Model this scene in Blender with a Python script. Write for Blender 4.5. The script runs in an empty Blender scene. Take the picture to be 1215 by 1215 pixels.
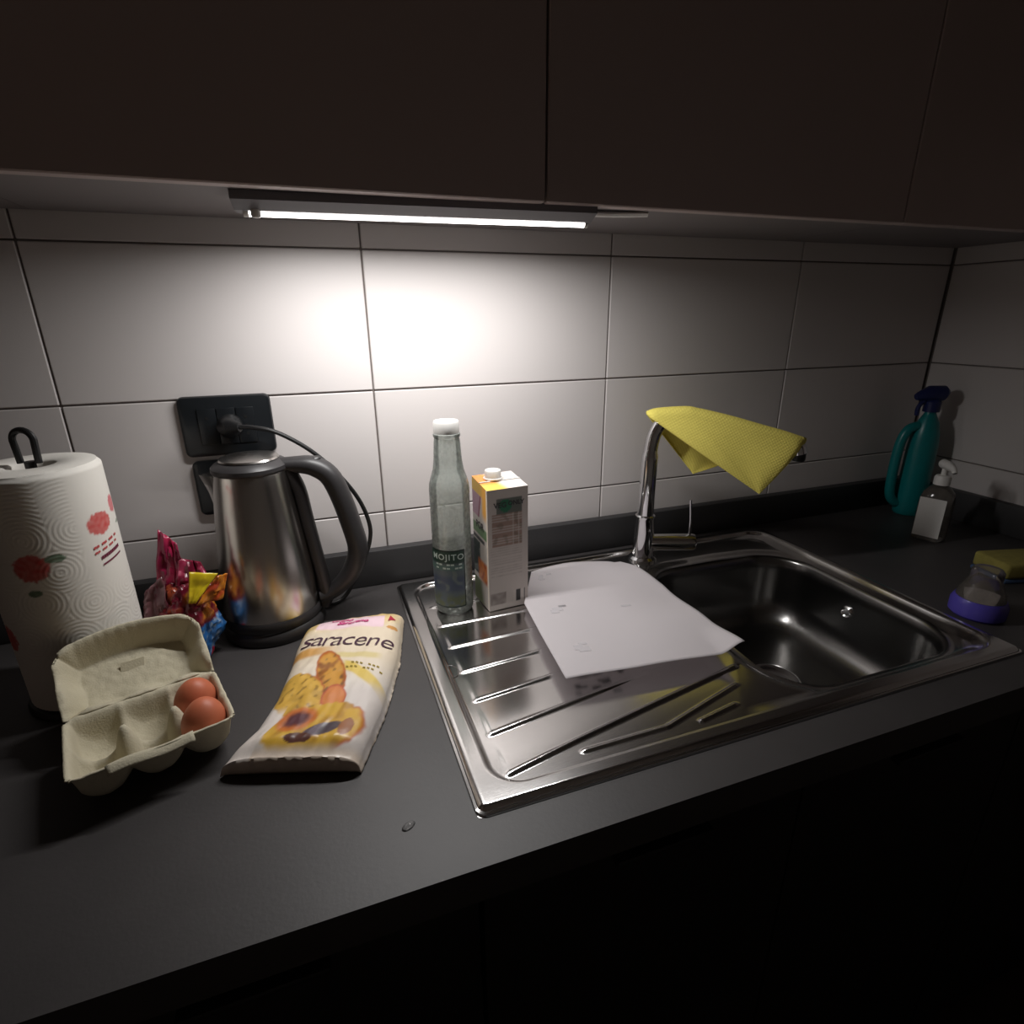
import bpy, bmesh, math, random
import numpy as np
from mathutils import Vector, Matrix, noise

random.seed(4)
C = bpy.context.scene.collection
SC = bpy.context.scene
ZC = 0.90            # height of the worktop above the floor; geometry below is written with the worktop at z = 0

# ------------------------------------------------------------------ camera
CAM_POS = (-0.0965, -0.9423, 0.4512 + ZC)
YAW, PITCH, ROLL, FPX = 0.3397, 0.3390, -0.0097, 661.1
def camera():
    cy, sy, cp, sp = math.cos(YAW), math.sin(YAW), math.cos(PITCH), math.sin(PITCH)
    f = Vector((sy*cp, cy*cp, -sp)); r = Vector((cy, -sy, 0)); u = r.cross(f)
    cr, sr = math.cos(ROLL), math.sin(ROLL)
    r, u = cr*r + sr*u, -sr*r + cr*u
    cd = bpy.data.cameras.new('camera'); co = bpy.data.objects.new('camera', cd); C.objects.link(co)
    m = Matrix((r, u, -f)).transposed().to_4x4(); m.translation = Vector(CAM_POS); co.matrix_world = m
    cd.sensor_width = 36; cd.lens = FPX/1215*36; cd.clip_start = 0.01
    SC.camera = co
camera()

# ------------------------------------------------------------------ world, exposure (the only lamp is built with its housing below)
w = bpy.data.worlds.new('world'); SC.world = w; w.use_nodes = True
w.node_tree.nodes['Background'].inputs[0].default_value = (1.0, 0.72, 0.58, 1)
w.node_tree.nodes['Background'].inputs[1].default_value = 0.036     # faint warm light of the dark room
LAMP_POWER = 2.95; LAMP_SPREAD = 173; LAMP_GLOW = 6.0
SC.view_settings.view_transform = 'Standard'; SC.view_settings.look = 'None'
SC.view_settings.exposure = 0.0; SC.view_settings.gamma = 1.0
SC.view_settings.use_curve_mapping = False

# ------------------------------------------------------------------ helpers
ORI = {}
def lin(c):
    c = c/255
    return c/12.92 if c <= 0.04045 else ((c+0.055)/1.055)**2.4
def rgb(r, g, b): return (lin(r), lin(g), lin(b))

def mat(name, col, rough=0.5, metal=0.0, nscale=0, namt=0.0, bump=0.0, bscale=200, coat=0, spec=0.5, aniso=0, emit=None, estr=0, sss=0, stretch=None, vcol=False):
    m = bpy.data.materials.new(name); m.use_nodes = True
    nt = m.node_tree; N = nt.nodes; b = N['Principled BSDF']
    b.inputs['Base Color'].default_value = (*col, 1); b.inputs['Roughness'].default_value = rough
    b.inputs['Metallic'].default_value = metal; b.inputs['Specular IOR Level'].default_value = spec
    b.inputs['Coat Weight'].default_value = coat; b.inputs['Anisotropic'].default_value = aniso
    if sss:
        b.inputs['Subsurface Weight'].default_value = sss; b.inputs['Subsurface Radius'].default_value = (.01, .005, .003)
    if emit:
        b.inputs['Emission Color'].default_value = (*emit, 1); b.inputs['Emission Strength'].default_value = estr
    tc = N.new('ShaderNodeTexCoord'); mp = N.new('ShaderNodeMapping'); nt.links.new(tc.outputs['Object'], mp.inputs[0])
    if stretch: mp.inputs['Scale'].default_value = stretch
    src = None
    if vcol:
        a = N.new('ShaderNodeVertexColor'); a.layer_name = 'Col'; src = a.outputs['Color']
        nt.links.new(src, b.inputs['Base Color'])
    if namt:
        n = N.new('ShaderNodeTexNoise'); n.inputs['Scale'].default_value = nscale; n.inputs['Detail'].default_value = 6
        nt.links.new(mp.outputs[0], n.inputs['Vector'])
        mr = N.new('ShaderNodeMapRange'); mr.inputs[3].default_value = 1-namt; mr.inputs[4].default_value = 1+namt
        nt.links.new(n.outputs['Fac'], mr.inputs[0])
        vm = N.new('ShaderNodeVectorMath'); vm.operation = 'SCALE'
        if src: nt.links.new(src, vm.inputs[0])
        else: vm.inputs[0].default_value = col
        nt.links.new(mr.outputs[0], vm.inputs['Scale']); nt.links.new(vm.outputs[0], b.inputs['Base Color'])
    if bump:
        n2 = N.new('ShaderNodeTexNoise'); n2.inputs['Scale'].default_value = bscale; n2.inputs['Detail'].default_value = 4
        nt.links.new(mp.outputs[0], n2.inputs['Vector'])
        bp = N.new('ShaderNodeBump'); bp.inputs['Strength'].default_value = bump; bp.inputs['Distance'].default_value = 0.001
        nt.links.new(n2.outputs['Fac'], bp.inputs['Height']); nt.links.new(bp.outputs[0], b.inputs['Normal'])
    return m

def clear_mat(name, tint, haze, haze_col, rough=0.05, edge=0.5):
    """thin-walled clear glass or plastic: tinted see-through, gloss at grazing angles, a little haze"""
    m = bpy.data.materials.new(name); m.use_nodes = True; nt = m.node_tree; N = nt.nodes
    N.remove(N['Principled BSDF']); out = N['Material Output']
    tr = N.new('ShaderNodeBsdfTransparent'); tr.inputs[0].default_value = (*tint, 1)
    df = N.new('ShaderNodeBsdfDiffuse'); df.inputs[0].default_value = (*haze_col, 1)
    tl = N.new('ShaderNodeBsdfTranslucent'); tl.inputs[0].default_value = (*haze_col, 1)
    gl = N.new('ShaderNodeBsdfGlossy'); gl.inputs['Roughness'].default_value = rough
    m0 = N.new('ShaderNodeMixShader'); m0.inputs[0].default_value = 0.5
    nt.links.new(df.outputs[0], m0.inputs[1]); nt.links.new(tl.outputs[0], m0.inputs[2])
    tc = N.new('ShaderNodeTexCoord'); nz = N.new('ShaderNodeTexNoise'); nz.inputs['Scale'].default_value = 160; nz.inputs['Detail'].default_value = 3
    nt.links.new(tc.outputs['Object'], nz.inputs['Vector'])
    mr = N.new('ShaderNodeMapRange'); mr.inputs[1].default_value = 0.35; mr.inputs[2].default_value = 0.7
    mr.inputs[3].default_value = haze*0.75; mr.inputs[4].default_value = haze*1.25
    nt.links.new(nz.outputs['Fac'], mr.inputs[0])
    m1 = N.new('ShaderNodeMixShader'); nt.links.new(mr.outputs[0], m1.inputs[0])
    nt.links.new(tr.outputs[0], m1.inputs[1]); nt.links.new(m0.outputs[0], m1.inputs[2])
    fr = N.new('ShaderNodeFresnel'); fr.inputs[0].default_value = 1.45
    m2 = N.new('ShaderNodeMixShader'); nt.links.new(fr.outputs[0], m2.inputs[0])
    nt.links.new(m1.outputs[0], m2.inputs[1]); nt.links.new(gl.outputs[0], m2.inputs[2])
    nt.links.new(m2.outputs[0], out.inputs[0])
    return m

def tag(o, label=None, cat=None, group=None, kind=None):
    if label: o['label'] = label
    if cat: o['category'] = cat
    if group: o['group'] = group
    if kind: o['kind'] = kind
    return o

def thing(name, label, cat, origin, group=None):
    o = bpy.data.objects.new(name, None); C.objects.link(o); o.empty_display_size = 0.02
    o.location = (origin[0], origin[1], origin[2] + ZC); ORI[o.name] = Vector(origin)
    return tag(o, label, cat, group)

def obj(name, V, F, m, parent=None, smooth=True, col=None, sharp=35, label=None, origin=None):
    """one mesh object; V in worktop coordinates"""
    V = [Vector(v) for v in V]
    if parent is not None: o0 = ORI[parent.name]
    elif origin is not None: o0 = Vector(origin)
    else:
        lo = Vector([min(v[i] for v in V) for i in range(3)]); hi = Vector([max(v[i] for v in V) for i in range(3)])
        o0 = Vector(((lo.x+hi.x)/2, (lo.y+hi.y)/2, lo.z))
    me = bpy.data.meshes.new(name); me.from_pydata([tuple(v-o0) for v in V], [], F); me.validate(); me.update()
    if col is not None:
        ca = me.color_attributes.new('Col', 'FLOAT_COLOR', 'POINT')
        for i, c in enumerate(col): ca.data[i].color = (*c, 1)
    me.materials.append(m)
    if smooth:
        me.polygons.foreach_set('use_smooth', [True]*len(me.polygons))
        try: me.set_sharp_from_angle(angle=math.radians(sharp))
        except Exception: pass
    o = bpy.data.objects.new(name, me); C.objects.link(o)
    if parent is not None: o.parent = parent
    else: o.location = (o0.x, o0.y, o0.z + ZC)
    ORI[o.name] = o0
    if label: o['label'] = label
    return o

def fix_normals(o):
    bm = bmesh.new(); bm.from_mesh(o.data); bmesh.ops.recalc_face_normals(bm, faces=bm.faces); bm.to_mesh(o.data); bm.free()
    return o

def merge(*parts):
    V, F = [], []
    for v, f in parts:
        n = len(V); V += list(v); F += [[i+n for i in q] for q in f]
    return V, F

def box(x0, x1, y0, y1, z0, z1, bev=0.0, seg=2, rot=0.0, piv=None):
    bm = bmesh.new(); bmesh.ops.create_cube(bm, size=1)
    for v in bm.verts: v.co = Vector(((x0+x1)/2 + v.co.x*(x1-x0), (y0+y1)/2 + v.co.y*(y1-y0), (z0+z1)/2 + v.co.z*(z1-z0)))
    if bev: bmesh.ops.bevel(bm, geom=list(bm.edges), offset=bev, segments=seg, profile=0.5, affect='EDGES')
    bm.normal_update(); bm.verts.index_update()
    V = [v.co.copy() for v in bm.verts]; F = [[v.index for v in f.verts] for f in bm.faces]; bm.free()
    if rot:
        p = Vector(piv) if piv else Vector(((x0+x1)/2, (y0+y1)/2, 0)); M = Matrix.Rotation(rot, 3, 'Z')
        V = [M @ (v-p) + p for v in V]
    return V, F

def lathe(prof, cx, cy, n=48, sx=1.0, sy=1.0, rot=0.0, caps=True):
    V, F = [], []
    for (r, z) in prof:
        for i in range(n):
            a = 2*math.pi*i/n; x, y = r*sx*math.cos(a), r*sy*math.sin(a)
            V.append(Vector((cx + x*math.cos(rot)-y*math.sin(rot), cy + x*math.sin(rot)+y*math.cos(rot), z)))
    for j in range(len(prof)-1):
        for i in range(n): F.append([j*n+i, j*n+(i+1) % n, (j+1)*n+(i+1) % n, (j+1)*n+i])
    if caps:
        if prof[0][0] > 1e-5: F.append(list(range(n))[::-1])
        if prof[-1][0] > 1e-5: F.append([(len(prof)-1)*n+i for i in range(n)])
    return V, F

def smooth_path(P, k=6):
    """Catmull-Rom through the points"""
    P = [Vector(p) for p in P]; out = []
    for i in range(len(P)-1):
        p0 = P[max(i-1, 0)]; p1 = P[i]; p2 = P[i+1]; p3 = P[min(i+2, len(P)-1)]
        for j in range(k):
            t = j/k
            out.append(0.5*((2*p1) + (p2-p0)*t + (2*p0-5*p1+4*p2-p3)*t*t + (3*p1-p0-3*p2+p3)*t**3))
    out.append(P[-1]); return out

def tube(P, r, n=12, flat=1.0, closed=False, up=None, caps=True):
    """r: radius or list; flat: scale of the second axis"""
    P = [Vector(p) for p in P]; m = len(P); R = r if isinstance(r, (list, tuple)) else [r]*m
    V, F = [], []; prev = None
    for i in range(m):
        if closed: t = (P[(i+1) % m]-P[i-1]).normalized()
        else: t = (P[min(i+1, m-1)]-P[max(i-1, 0)]).normalized()
        if prev is None:
            a = Vector(up) if up else (Vector((0, 0, 1)) if abs(t.z) < 0.9 else Vector((1, 0, 0)))
        else: a = prev
        nx = (a - t*a.dot(t)).normalized(); prev = nx; ny = t.cross(nx)
        for j in range(n):
            ang = 2*math.pi*j/n; V.append(P[i] + R[i]*(math.cos(ang)*nx + flat*math.sin(ang)*ny))
    for i in range(m if closed else m-1):
        k = (i+1) % m
        for j in range(n): F.append([i*n+j, i*n+(j+1) % n, k*n+(j+1) % n, k*n+j])
    if caps and not closed:
        F.append(list(range(n))[::-1]); F.append([(m-1)*n+j for j in range(n)])
    return V, F

def grid(nu, nv, fn, closeu=False):
    V = [fn(i/(nu if closeu else nu-1), j/(nv-1)) for j in range(nv) for i in range(nu)]
    F = []
    for j in range(nv-1):
        for i in range(nu if closeu else nu-1):
            k = (i+1) % nu; F.append([j*nu+i, j*nu+k, (j+1)*nu+k, (j+1)*nu+i])
    return V, F

def solid(o, t, off=0):
    md = o.modifiers.new('thickness', 'SOLIDIFY'); md.thickness = t; md.offset = off; return o

def text_mesh(s, size, fn, bold=0.0, shear=0.0, spacing=1.0, align='CENTER'):
    """flat lettering mapped through fn(x, y) -> 3D point"""
    cu = bpy.data.curves.new('lettering', 'FONT'); cu.body = s; cu.size = size; cu.align_x = align; cu.align_y = 'CENTER'
    cu.shear = shear; cu.offset = bold; cu.space_character = spacing; cu.resolution_u = 3
    to = bpy.data.objects.new('lettering', cu); C.objects.link(to)
    dg = bpy.context.evaluated_depsgraph_get(); me = bpy.data.meshes.new_from_object(to.evaluated_get(dg))
    V = [fn(v.co.x, v.co.y) for v in me.vertices]; F = [list(p.vertices) for p in me.polygons]
    bpy.data.objects.remove(to); bpy.data.curves.remove(cu); bpy.data.meshes.remove(me)
    return V, F

def sstep(a, b, x):
    t = min(1, max(0, (x-a)/(b-a))); return t*t*(3-2*t)
def mix(a, b, t): return tuple(a[i]*(1-t)+b[i]*t for i in range(3))
def nz(x, y, z=0.0): return noise.noise(Vector((x, y, z)))

# ------------------------------------------------------------------ materials
M = {}
M['tile'] = mat('glazed_tile', rgb(212, 206, 204), 0.5, nscale=3, namt=0.03, bump=0.05, bscale=25)
M['grout'] = mat('grout', rgb(122, 114, 110), 0.9, nscale=60, namt=0.1)
M['plaster'] = mat('plaster', rgb(222, 214, 206), 0.9, nscale=8, namt=0.05)
M['floor'] = mat('floor_tile', rgb(70, 60, 52), 0.5, nscale=6, namt=0.15)
M['top'] = mat('worktop_laminate', rgb(63, 60, 60), 0.5, nscale=18, namt=0.16, bump=0.12, bscale=260)
M['upstand'] = mat('upstand_laminate', rgb(52, 51, 52), 0.5, nscale=30, namt=0.1)
M['door'] = mat('cabinet_door', rgb(190, 174, 170), 0.42, nscale=4, namt=0.06)
M['carcass'] = mat('cabinet_carcass', rgb(128, 122, 122), 0.5, nscale=10, namt=0.05)
M['base_door'] = mat('base_door', rgb(30, 28, 28), 0.5, nscale=5, namt=0.1)
M['plinth'] = mat('plinth', rgb(22, 21, 21), 0.6)
M['steel'] = mat('brushed_steel', (0.68, 0.665, 0.655), 0.17, 1.0, nscale=30, namt=0.04, stretch=(1, 30, 30), bump=0.04, bscale=60)
M['shaded_steel'] = mat('shade_darkened_steel', (0.20, 0.195, 0.19), 0.24, 1.0, nscale=30, namt=0.06)  # same steel as the drainer, with the bowl's shade put into its colour
M['kettle_steel'] = mat('kettle_steel', (0.58, 0.55, 0.52), 0.24, 1.0, nscale=40, namt=0.05, stretch=(30, 30, 1))
M['chrome'] = mat('chrome', (0.75, 0.75, 0.76), 0.08, 1.0)
M['black'] = mat('black_plastic', rgb(24, 24, 25), 0.38, nscale=30, namt=0.1)
M['kettle_black'] = mat('kettle_plastic', rgb(46, 44, 45), 0.42, nscale=30, namt=0.1)
M['socket'] = mat('socket_plastic', rgb(24, 27, 30), 0.3, nscale=30, namt=0.1)
M['socket_dark'] = mat('socket_hole', rgb(8, 8, 9), 0.6)
M['lamp_body'] = mat('lamp_body', rgb(118, 116, 120), 0.45, nscale=20, namt=0.05)
M['lamp_glow'] = mat('lamp_diffuser', (0.9, 0.9, 0.9), 0.5, emit=(1.0, 0.955, 0.925), estr=LAMP_GLOW)
M['white_plastic'] = mat('white_plastic', rgb(222, 220, 216), 0.4, nscale=30, namt=0.03)
M['print'] = mat('print', (0.5, 0.5, 0.5), 0.5, vcol=True)
M['paper_roll'] = mat('embossed_tissue', (0.8, 0.8, 0.8), 0.85, vcol=True)
M['pulp'] = mat('egg_box_pulp', rgb(196, 188, 164), 0.9, nscale=45, namt=0.10, bump=0.5, bscale=500)
M['egg'] = mat('egg_shell', rgb(196, 108, 76), 0.5, nscale=60, namt=0.07, sss=0.1)
M['film'] = mat('printed_film', (0.5, 0.5, 0.5), 0.33, vcol=True, bump=0.35, bscale=90)
M['bagfilm'] = mat('sweet_bag_film', (0.5, 0.1, 0.1), 0.28, vcol=True)
M['paper'] = mat('white_paper', rgb(222, 216, 218), 0.75, nscale=9, namt=0.03)
def translucent(m, col, fac):
    nt = m.node_tree; N = nt.nodes; tl = N.new('ShaderNodeBsdfTranslucent'); tl.inputs[0].default_value = (*col, 1)
    mx = N.new('ShaderNodeMixShader'); mx.inputs[0].default_value = fac
    nt.links.new(N['Principled BSDF'].outputs[0], mx.inputs[1]); nt.links.new(tl.outputs[0], mx.inputs[2]); nt.links.new(mx.outputs[0], N['Material Output'].inputs[0])
translucent(M['paper'], rgb(222, 216, 218), .35)
M['cloth'] = mat('yellow_cloth', rgb(244, 228, 112), 0.85, nscale=30, namt=0.05)
M['ink_purple'] = mat('ink_purple', rgb(70, 40, 58), 0.5)
M['ink_magenta'] = mat('ink_magenta', rgb(196, 48, 120), 0.5)
M['ink_olive'] = mat('ink_olive', rgb(150, 128, 40), 0.5)
M['ink_dark'] = mat('ink_dark', rgb(58, 56, 58), 0.5)
M['ink_white'] = mat('ink_white', rgb(190, 205, 198), 0.5)
M['ink_grey'] = mat('ink_grey', rgb(160, 158, 162), 0.6)
M['ink_red'] = mat('ink_red', rgb(190, 80, 80), 0.6)
M['ink_wine'] = mat('ink_wine', rgb(110, 38, 62), 0.6)
M['glass'] = clear_mat('green_glass', (0.92, 0.95, 0.93), 0.50, rgb(220, 228, 222), 0.06)
M['clear'] = clear_mat('clear_plastic', (0.9, 0.88, 0.86), 0.25, rgb(200, 190, 180), 0.12)
M['teal'] = mat('teal_plastic', rgb(14, 124, 126), 0.32, nscale=20, namt=0.05)
M['navy'] = mat('navy_plastic', rgb(30, 40, 92), 0.35)
M['purple'] = mat('violet_plastic', rgb(84, 74, 170), 0.25)
M['sponge'] = mat('sponge', rgb(150, 140, 72), 0.95, nscale=90, namt=0.25, bump=0.8, bscale=300)
M['scour'] = mat('sponge_scourer', rgb(70, 92, 130), 0.95, nscale=200, namt=0.3)
M['water'] = clear_mat('water_drop', (0.97, 0.97, 0.97), 0.10, (0.8, 0.8, 0.8), 0.02)

# ------------------------------------------------------------------ room shell
TW, TH, TZ0 = 0.4254, 0.2093, 0.1289
XR, XL, YB = 1.280, -1.76, -2.8
def struct(name, vf, m, label=None, smooth=False):
    o = obj(name, *vf, m, smooth=smooth); o['kind'] = 'structure'
    if label: o['label'] = label
    return o
struct('floor', box(XL-.1, XR+.1, YB-.1, .1, -ZC-.05, -ZC), M['floor'], 'dark kitchen floor in deep shade')
struct('ceiling', box(XL-.1, XR+.1, -1.9, .1, 1.75, 1.8), M['plaster'], 'pale kitchen ceiling above the cabinets')
struct('wall_front', box(XL, XR+.004, -2.0, -1.9, -ZC, 1.75), M['plaster'], 'pale wall facing the worktop, behind the viewer')
wall_back = struct('wall_back', box(XL-.1, XR+.1, .004, .1, -ZC, 1.75), M['grout'], 'tiled wall behind the worktop, lit by the strip lamp')
wall_right = struct('wall_right', box(XR+.004, XR+.1, YB, .004, -ZC, 1.75), M['grout'], 'dim tiled wall at the sink end of the worktop')

def tile_mesh(name, wx, hz):
    V, F = box(-wx/2, wx/2, 0, .007, -hz/2, hz/2, .0012, 1)
    me = bpy.data.meshes.new(name); me.from_pydata([tuple(v) for v in V], [], F); me.update(); me.materials.append(M['tile']); return me
G = 0.0026
rows = [(0.0, TZ0), (TZ0, TZ0+TH), (TZ0+TH, TZ0+2*TH), (TZ0+2*TH, TZ0+3*TH)]
full = tile_mesh('tile', TW-G, TH-G); low = tile_mesh('tile', TW-G, TZ0-G)
tr = random.Random(2)
def lay(me, parent, pos, rz):
    o = bpy.data.objects.new('tile', me); C.objects.link(o); o.parent = parent
    o.location = Vector(pos) - ORI[parent.name]; o.rotation_euler = (tr.uniform(-.0015, .0015), 0, rz + tr.uniform(-.0012, .0012))
for k in range(-4, 3):
    for ri, (a, b) in enumerate(rows):
        lay(low if ri == 0 else full, wall_back, ((k+.5)*TW, 0, (a+b)/2), 0)
for k in range(0, 3):
    for ri, (a, b) in enumerate(rows):
        lay(low if ri == 0 else full, wall_right, (XR, -(k+.5)*TW-.002, (a+b)/2), -math.pi/2)

# ------------------------------------------------------------------ worktop with cut-out, upstands
SX0, SX1, SY0, SY1 = 0.005, 0.800, -0.551, -0.039      # outline of the sink
def worktop():
    xs = [XL+.002, SX0+.02, SX1-.02, XR-.001]; ys = [-.60, SY0+.02, SY1-.02, -.001]; z0, z1 = -.04, 0
    V = [(x, y, z) for z in (z0, z1) for y in ys for x in xs]; I = lambda i, j, k: k*16+j*4+i
    F = []
    for j in range(3):
        for i in range(3):
            if (i, j) == (1, 1): continue
            F.append([I(i, j, 1), I(i+1, j, 1), I(i+1, j+1, 1), I(i, j+1, 1)]); F.append([I(i, j, 0), I(i, j+1, 0), I(i+1, j+1, 0), I(i+1, j, 0)])
    for i in range(3):
        F.append([I(i, 0, 0), I(i+1, 0, 0), I(i+1, 0, 1), I(i, 0, 1)]); F.append([I(i, 3, 0), I(i, 3, 1), I(i+1, 3, 1), I(i+1, 3, 0)])
        F.append([I(0, i, 0), I(0, i, 1), I(0, i+1, 1), I(0, i+1, 0)]); F.append([I(3, i, 0), I(3, i+1, 0), I(3, i+1, 1), I(3, i, 1)])
    F += [[I(1, 1, 0), I(1, 1, 1), I(2, 1, 1), I(2, 1, 0)], [I(1, 2, 0), I(2, 2, 0), I(2, 2, 1), I(1, 2, 1)],
          [I(1, 1, 0), I(1, 2, 0), I(1, 2, 1), I(1, 1, 1)], [I(2, 1, 0), I(2, 1, 1), I(2, 2, 1), I(2, 2, 0)]]
    o = fix_normals(obj('worktop', V, F, M['top'], smooth=False))
    tag(o, 'long dark grey laminate worktop along the tiled wall', 'worktop')
worktop()
UZ = 0.066
tag(obj('worktop_upstand', *box(XL+.002, XR-.022, -.020, -.0005, .0003, UZ, .002), M['upstand']), 'dark upstand strip along the back wall behind kettle and tap', 'upstand', 'worktop upstands')
tag(obj('worktop_upstand', *box(XR-.021, XR-.001, -.60, -.0005, .0003, UZ, .002), M['upstand']), 'short dark upstand strip against the right-hand wall', 'upstand', 'worktop upstands')

# ------------------------------------------------------------------ base cabinets
bx = [XL+.004, -1.0, -.4, 0.0, 0.8, XR-.003]
bl = ['dark base cabinet furthest left below the worktop', 'dark base cabinet below the paper towel roll', 'dark base cabinet below the kettle and egg box',
      'wide dark base cabinet below the sink', 'dark narrow base cabinet at the right-hand wall']
for i in range(5):
    a, b = bx[i]+.001, bx[i+1]-.001
    t = thing('base_cabinet', bl[i], 'cabinet', ((a+b)/2, -.3, -ZC), 'base cabinets')
    p = [box(a, a+.018, -.55, -.01, -ZC+.1, -.041), box(b-.018, b, -.55, -.01, -ZC+.1, -.041), box(a+.018, b-.018, -.55, -.01, -ZC+.1, -ZC+.118),
         box(a+.018, b-.018, -.02, -.01, -ZC+.118, -.041)]
    obj('carcass', *merge(*p), M['base_door'], t, smooth=False)
    obj('plinth', *box(a, b, -.51, -.495, -ZC+.0002, -ZC+.1), M['plinth'], t, smooth=False)
    n = 2 if b-a > .7 else 1
    for q in range(n):
        x0 = a + (b-a)*q/n + .0015; x1 = a + (b-a)*(q+1)/n - .0015
        d = obj('door', *box(x0, x1, -.571, -.551, -ZC+.104, -.052, .0015, 1), M['base_door'], t, smooth=False)
        obj('handle', *box((x0+x1)/2-.06, (x0+x1)/2+.06, -.585, -.5715, -.085, -.077, .002), M['plinth'], d)

# ------------------------------------------------------------------ wall cabinets
CZ = 0.580
wx = [XL+.004, -1.0, -.40, .20, .80, XR-.003]
wl = ['dark brown wall cabinet furthest left', 'dark brown wall cabinet above the paper towel roll', 'dark brown wall cabinet above the strip lamp and kettle',
      'dark brown wall cabinet above the tap', 'dark brown wall cabinet in the corner at the right']
for i in range(5):
    a, b = wx[i]+.0005, wx[i+1]-.0005
    t = thing('wall_cabinet', wl[i], 'cabinet', ((a+b)/2, -.11, CZ), 'wall cabinets')
    obj('carcass', *box(a, b, -.217, -.001, CZ+.002, 1.30), M['carcass'], t, smooth=False)
    obj('door', *box(a+.001, b-.001, -.240, -.2215, CZ, 1.298, .0015, 1), M['door'], t, smooth=False)

# ------------------------------------------------------------------ strip lamp under the cabinet
def strip_lamp():
    t = thing('strip_lamp', 'slim lit strip lamp fixed under the wall cabinet', 'lamp', (.07, -.13, CZ))
    a = Vector((-.152, -.174, 0)); b = Vector((.275, -.203, 0)); d = (b-a).normalized(); n = Vector((-d.y, d.x, 0))
    L = (b-a).length
    def sec(p0, p1, prof):
        V = []; 
        for s in (p0, p1):
            for (q, z) in prof: V.append(a + d*s + n*q + Vector((0, 0, z)))
        k = len(prof); F = [[i, (i+1) % k, k+(i+1) % k, k+i] for i in range(k)] + [list(range(k))[::-1], [k+i for i in range(k)]]
        return V, F
    body = [(-.030, CZ+.0015), (.020, CZ+.0015), (.020, CZ-.012), (.011, CZ-.0152), (-.010, CZ-.0152), (-.030, CZ-.0075)]
    fix_normals(obj('housing', *sec(0, L, body), M['lamp_body'], t, smooth=False))
    gl = [(.001-.0050*math.cos(q*math.pi/8), CZ-.0154-.0046*math.sin(q*math.pi/8)) for q in range(9)]
    fix_normals(obj('diffuser', *sec(.014, L-.006, gl), M['lamp_glow'], t, label='glowing white diffuser'))
    cap = [(.001-.0058*math.cos(q*math.pi/8), CZ-.0154-.0053*math.sin(q*math.pi/8)) for q in range(9)]
    for s0, s1 in ((.008, .0138), (L-.0058, L-.001)):
        fix_normals(obj('end_cap', *sec(s0, s1, cap), M['white_plastic'], t))
    ld = bpy.data.lights.new('lamp_light', 'AREA'); ld.shape = 'RECTANGLE'; ld.size = L-.022; ld.size_y = .006
    ld.energy = LAMP_POWER; ld.color = (1.0, .985, .970); ld.spread = math.radians(LAMP_SPREAD)
    lo = bpy.data.objects.new('lamp_light', ld); C.objects.link(lo); lo.parent = t
    pc = a + d*(L/2+.004) + n*.001 + Vector((0, 0, CZ-.0205)); lo.location = pc - ORI[t.name]; lo.rotation_euler = (0, 0, math.atan2(d.y, d.x))
    sw = a + d*.022 + n*-.008
    obj('switch', *lathe([(.0, CZ-.0225), (.004, CZ-.0222), (.0055, CZ-.020), (.0055, CZ-.014), (.0, CZ-.014)], sw.x, sw.y, 16), M['white_plastic'], t)
    e = a + d*L
    path = smooth_path([(e.x-.002, e.y+.008, CZ-.0020), (e.x+.03, e.y+.008, CZ-.0020), (e.x+.060, e.y+.002, CZ-.0018), (e.x+.085, e.y-.008, CZ-.0018)], 5)
    obj('lead', *tube(path, .0035, 8, flat=2.2, up=(0, 0, 1)), M['white_plastic'], t, label='flat white lead along the cabinet underside')
strip_lamp()

# ------------------------------------------------------------------ sink
def rr(x, y, x0, x1, y0, y1, r):
    cx, cy = (x0+x1)/2, (y0+y1)/2; qx = abs(x-cx)-(x1-x0)/2+r; qy = abs(y-cy)-(y1-y0)/2+r
    return math.hypot(max(qx, 0), max(qy, 0)) + min(max(qx, qy), 0) - r
BOWL = (.428, .772, -.512, -.135, .085)
def seg_d(x, y, P):
    best = 9; 
    for (ax, ay), (bx_, by_) in zip(P[:-1], P[1:]):
        dx, dy = bx_-ax, by_-ay; t = max(0, min(1, ((x-ax)*dx+(y-ay)*dy)/(dx*dx+dy*dy)))
        best = min(best, math.hypot(x-ax-t*dx, y-ay-t*dy))
    return best
RIDGES = []
for i in range(7):
    y0 = -.138 - .0623*i; y1 = -.150 - .0480*i
    if i < 6: RIDGES.append([(.050, y0), (.405, y1)])
    else: RIDGES.append([(.050, y0), (.140, y0+.020), (.398, y1-.002)])
RIDGES.append([(.138, -.509), (.245, -.508), (.372, -.472)])
RIDGES.append([(.288, -.513), (.345, -.503)])
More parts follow.
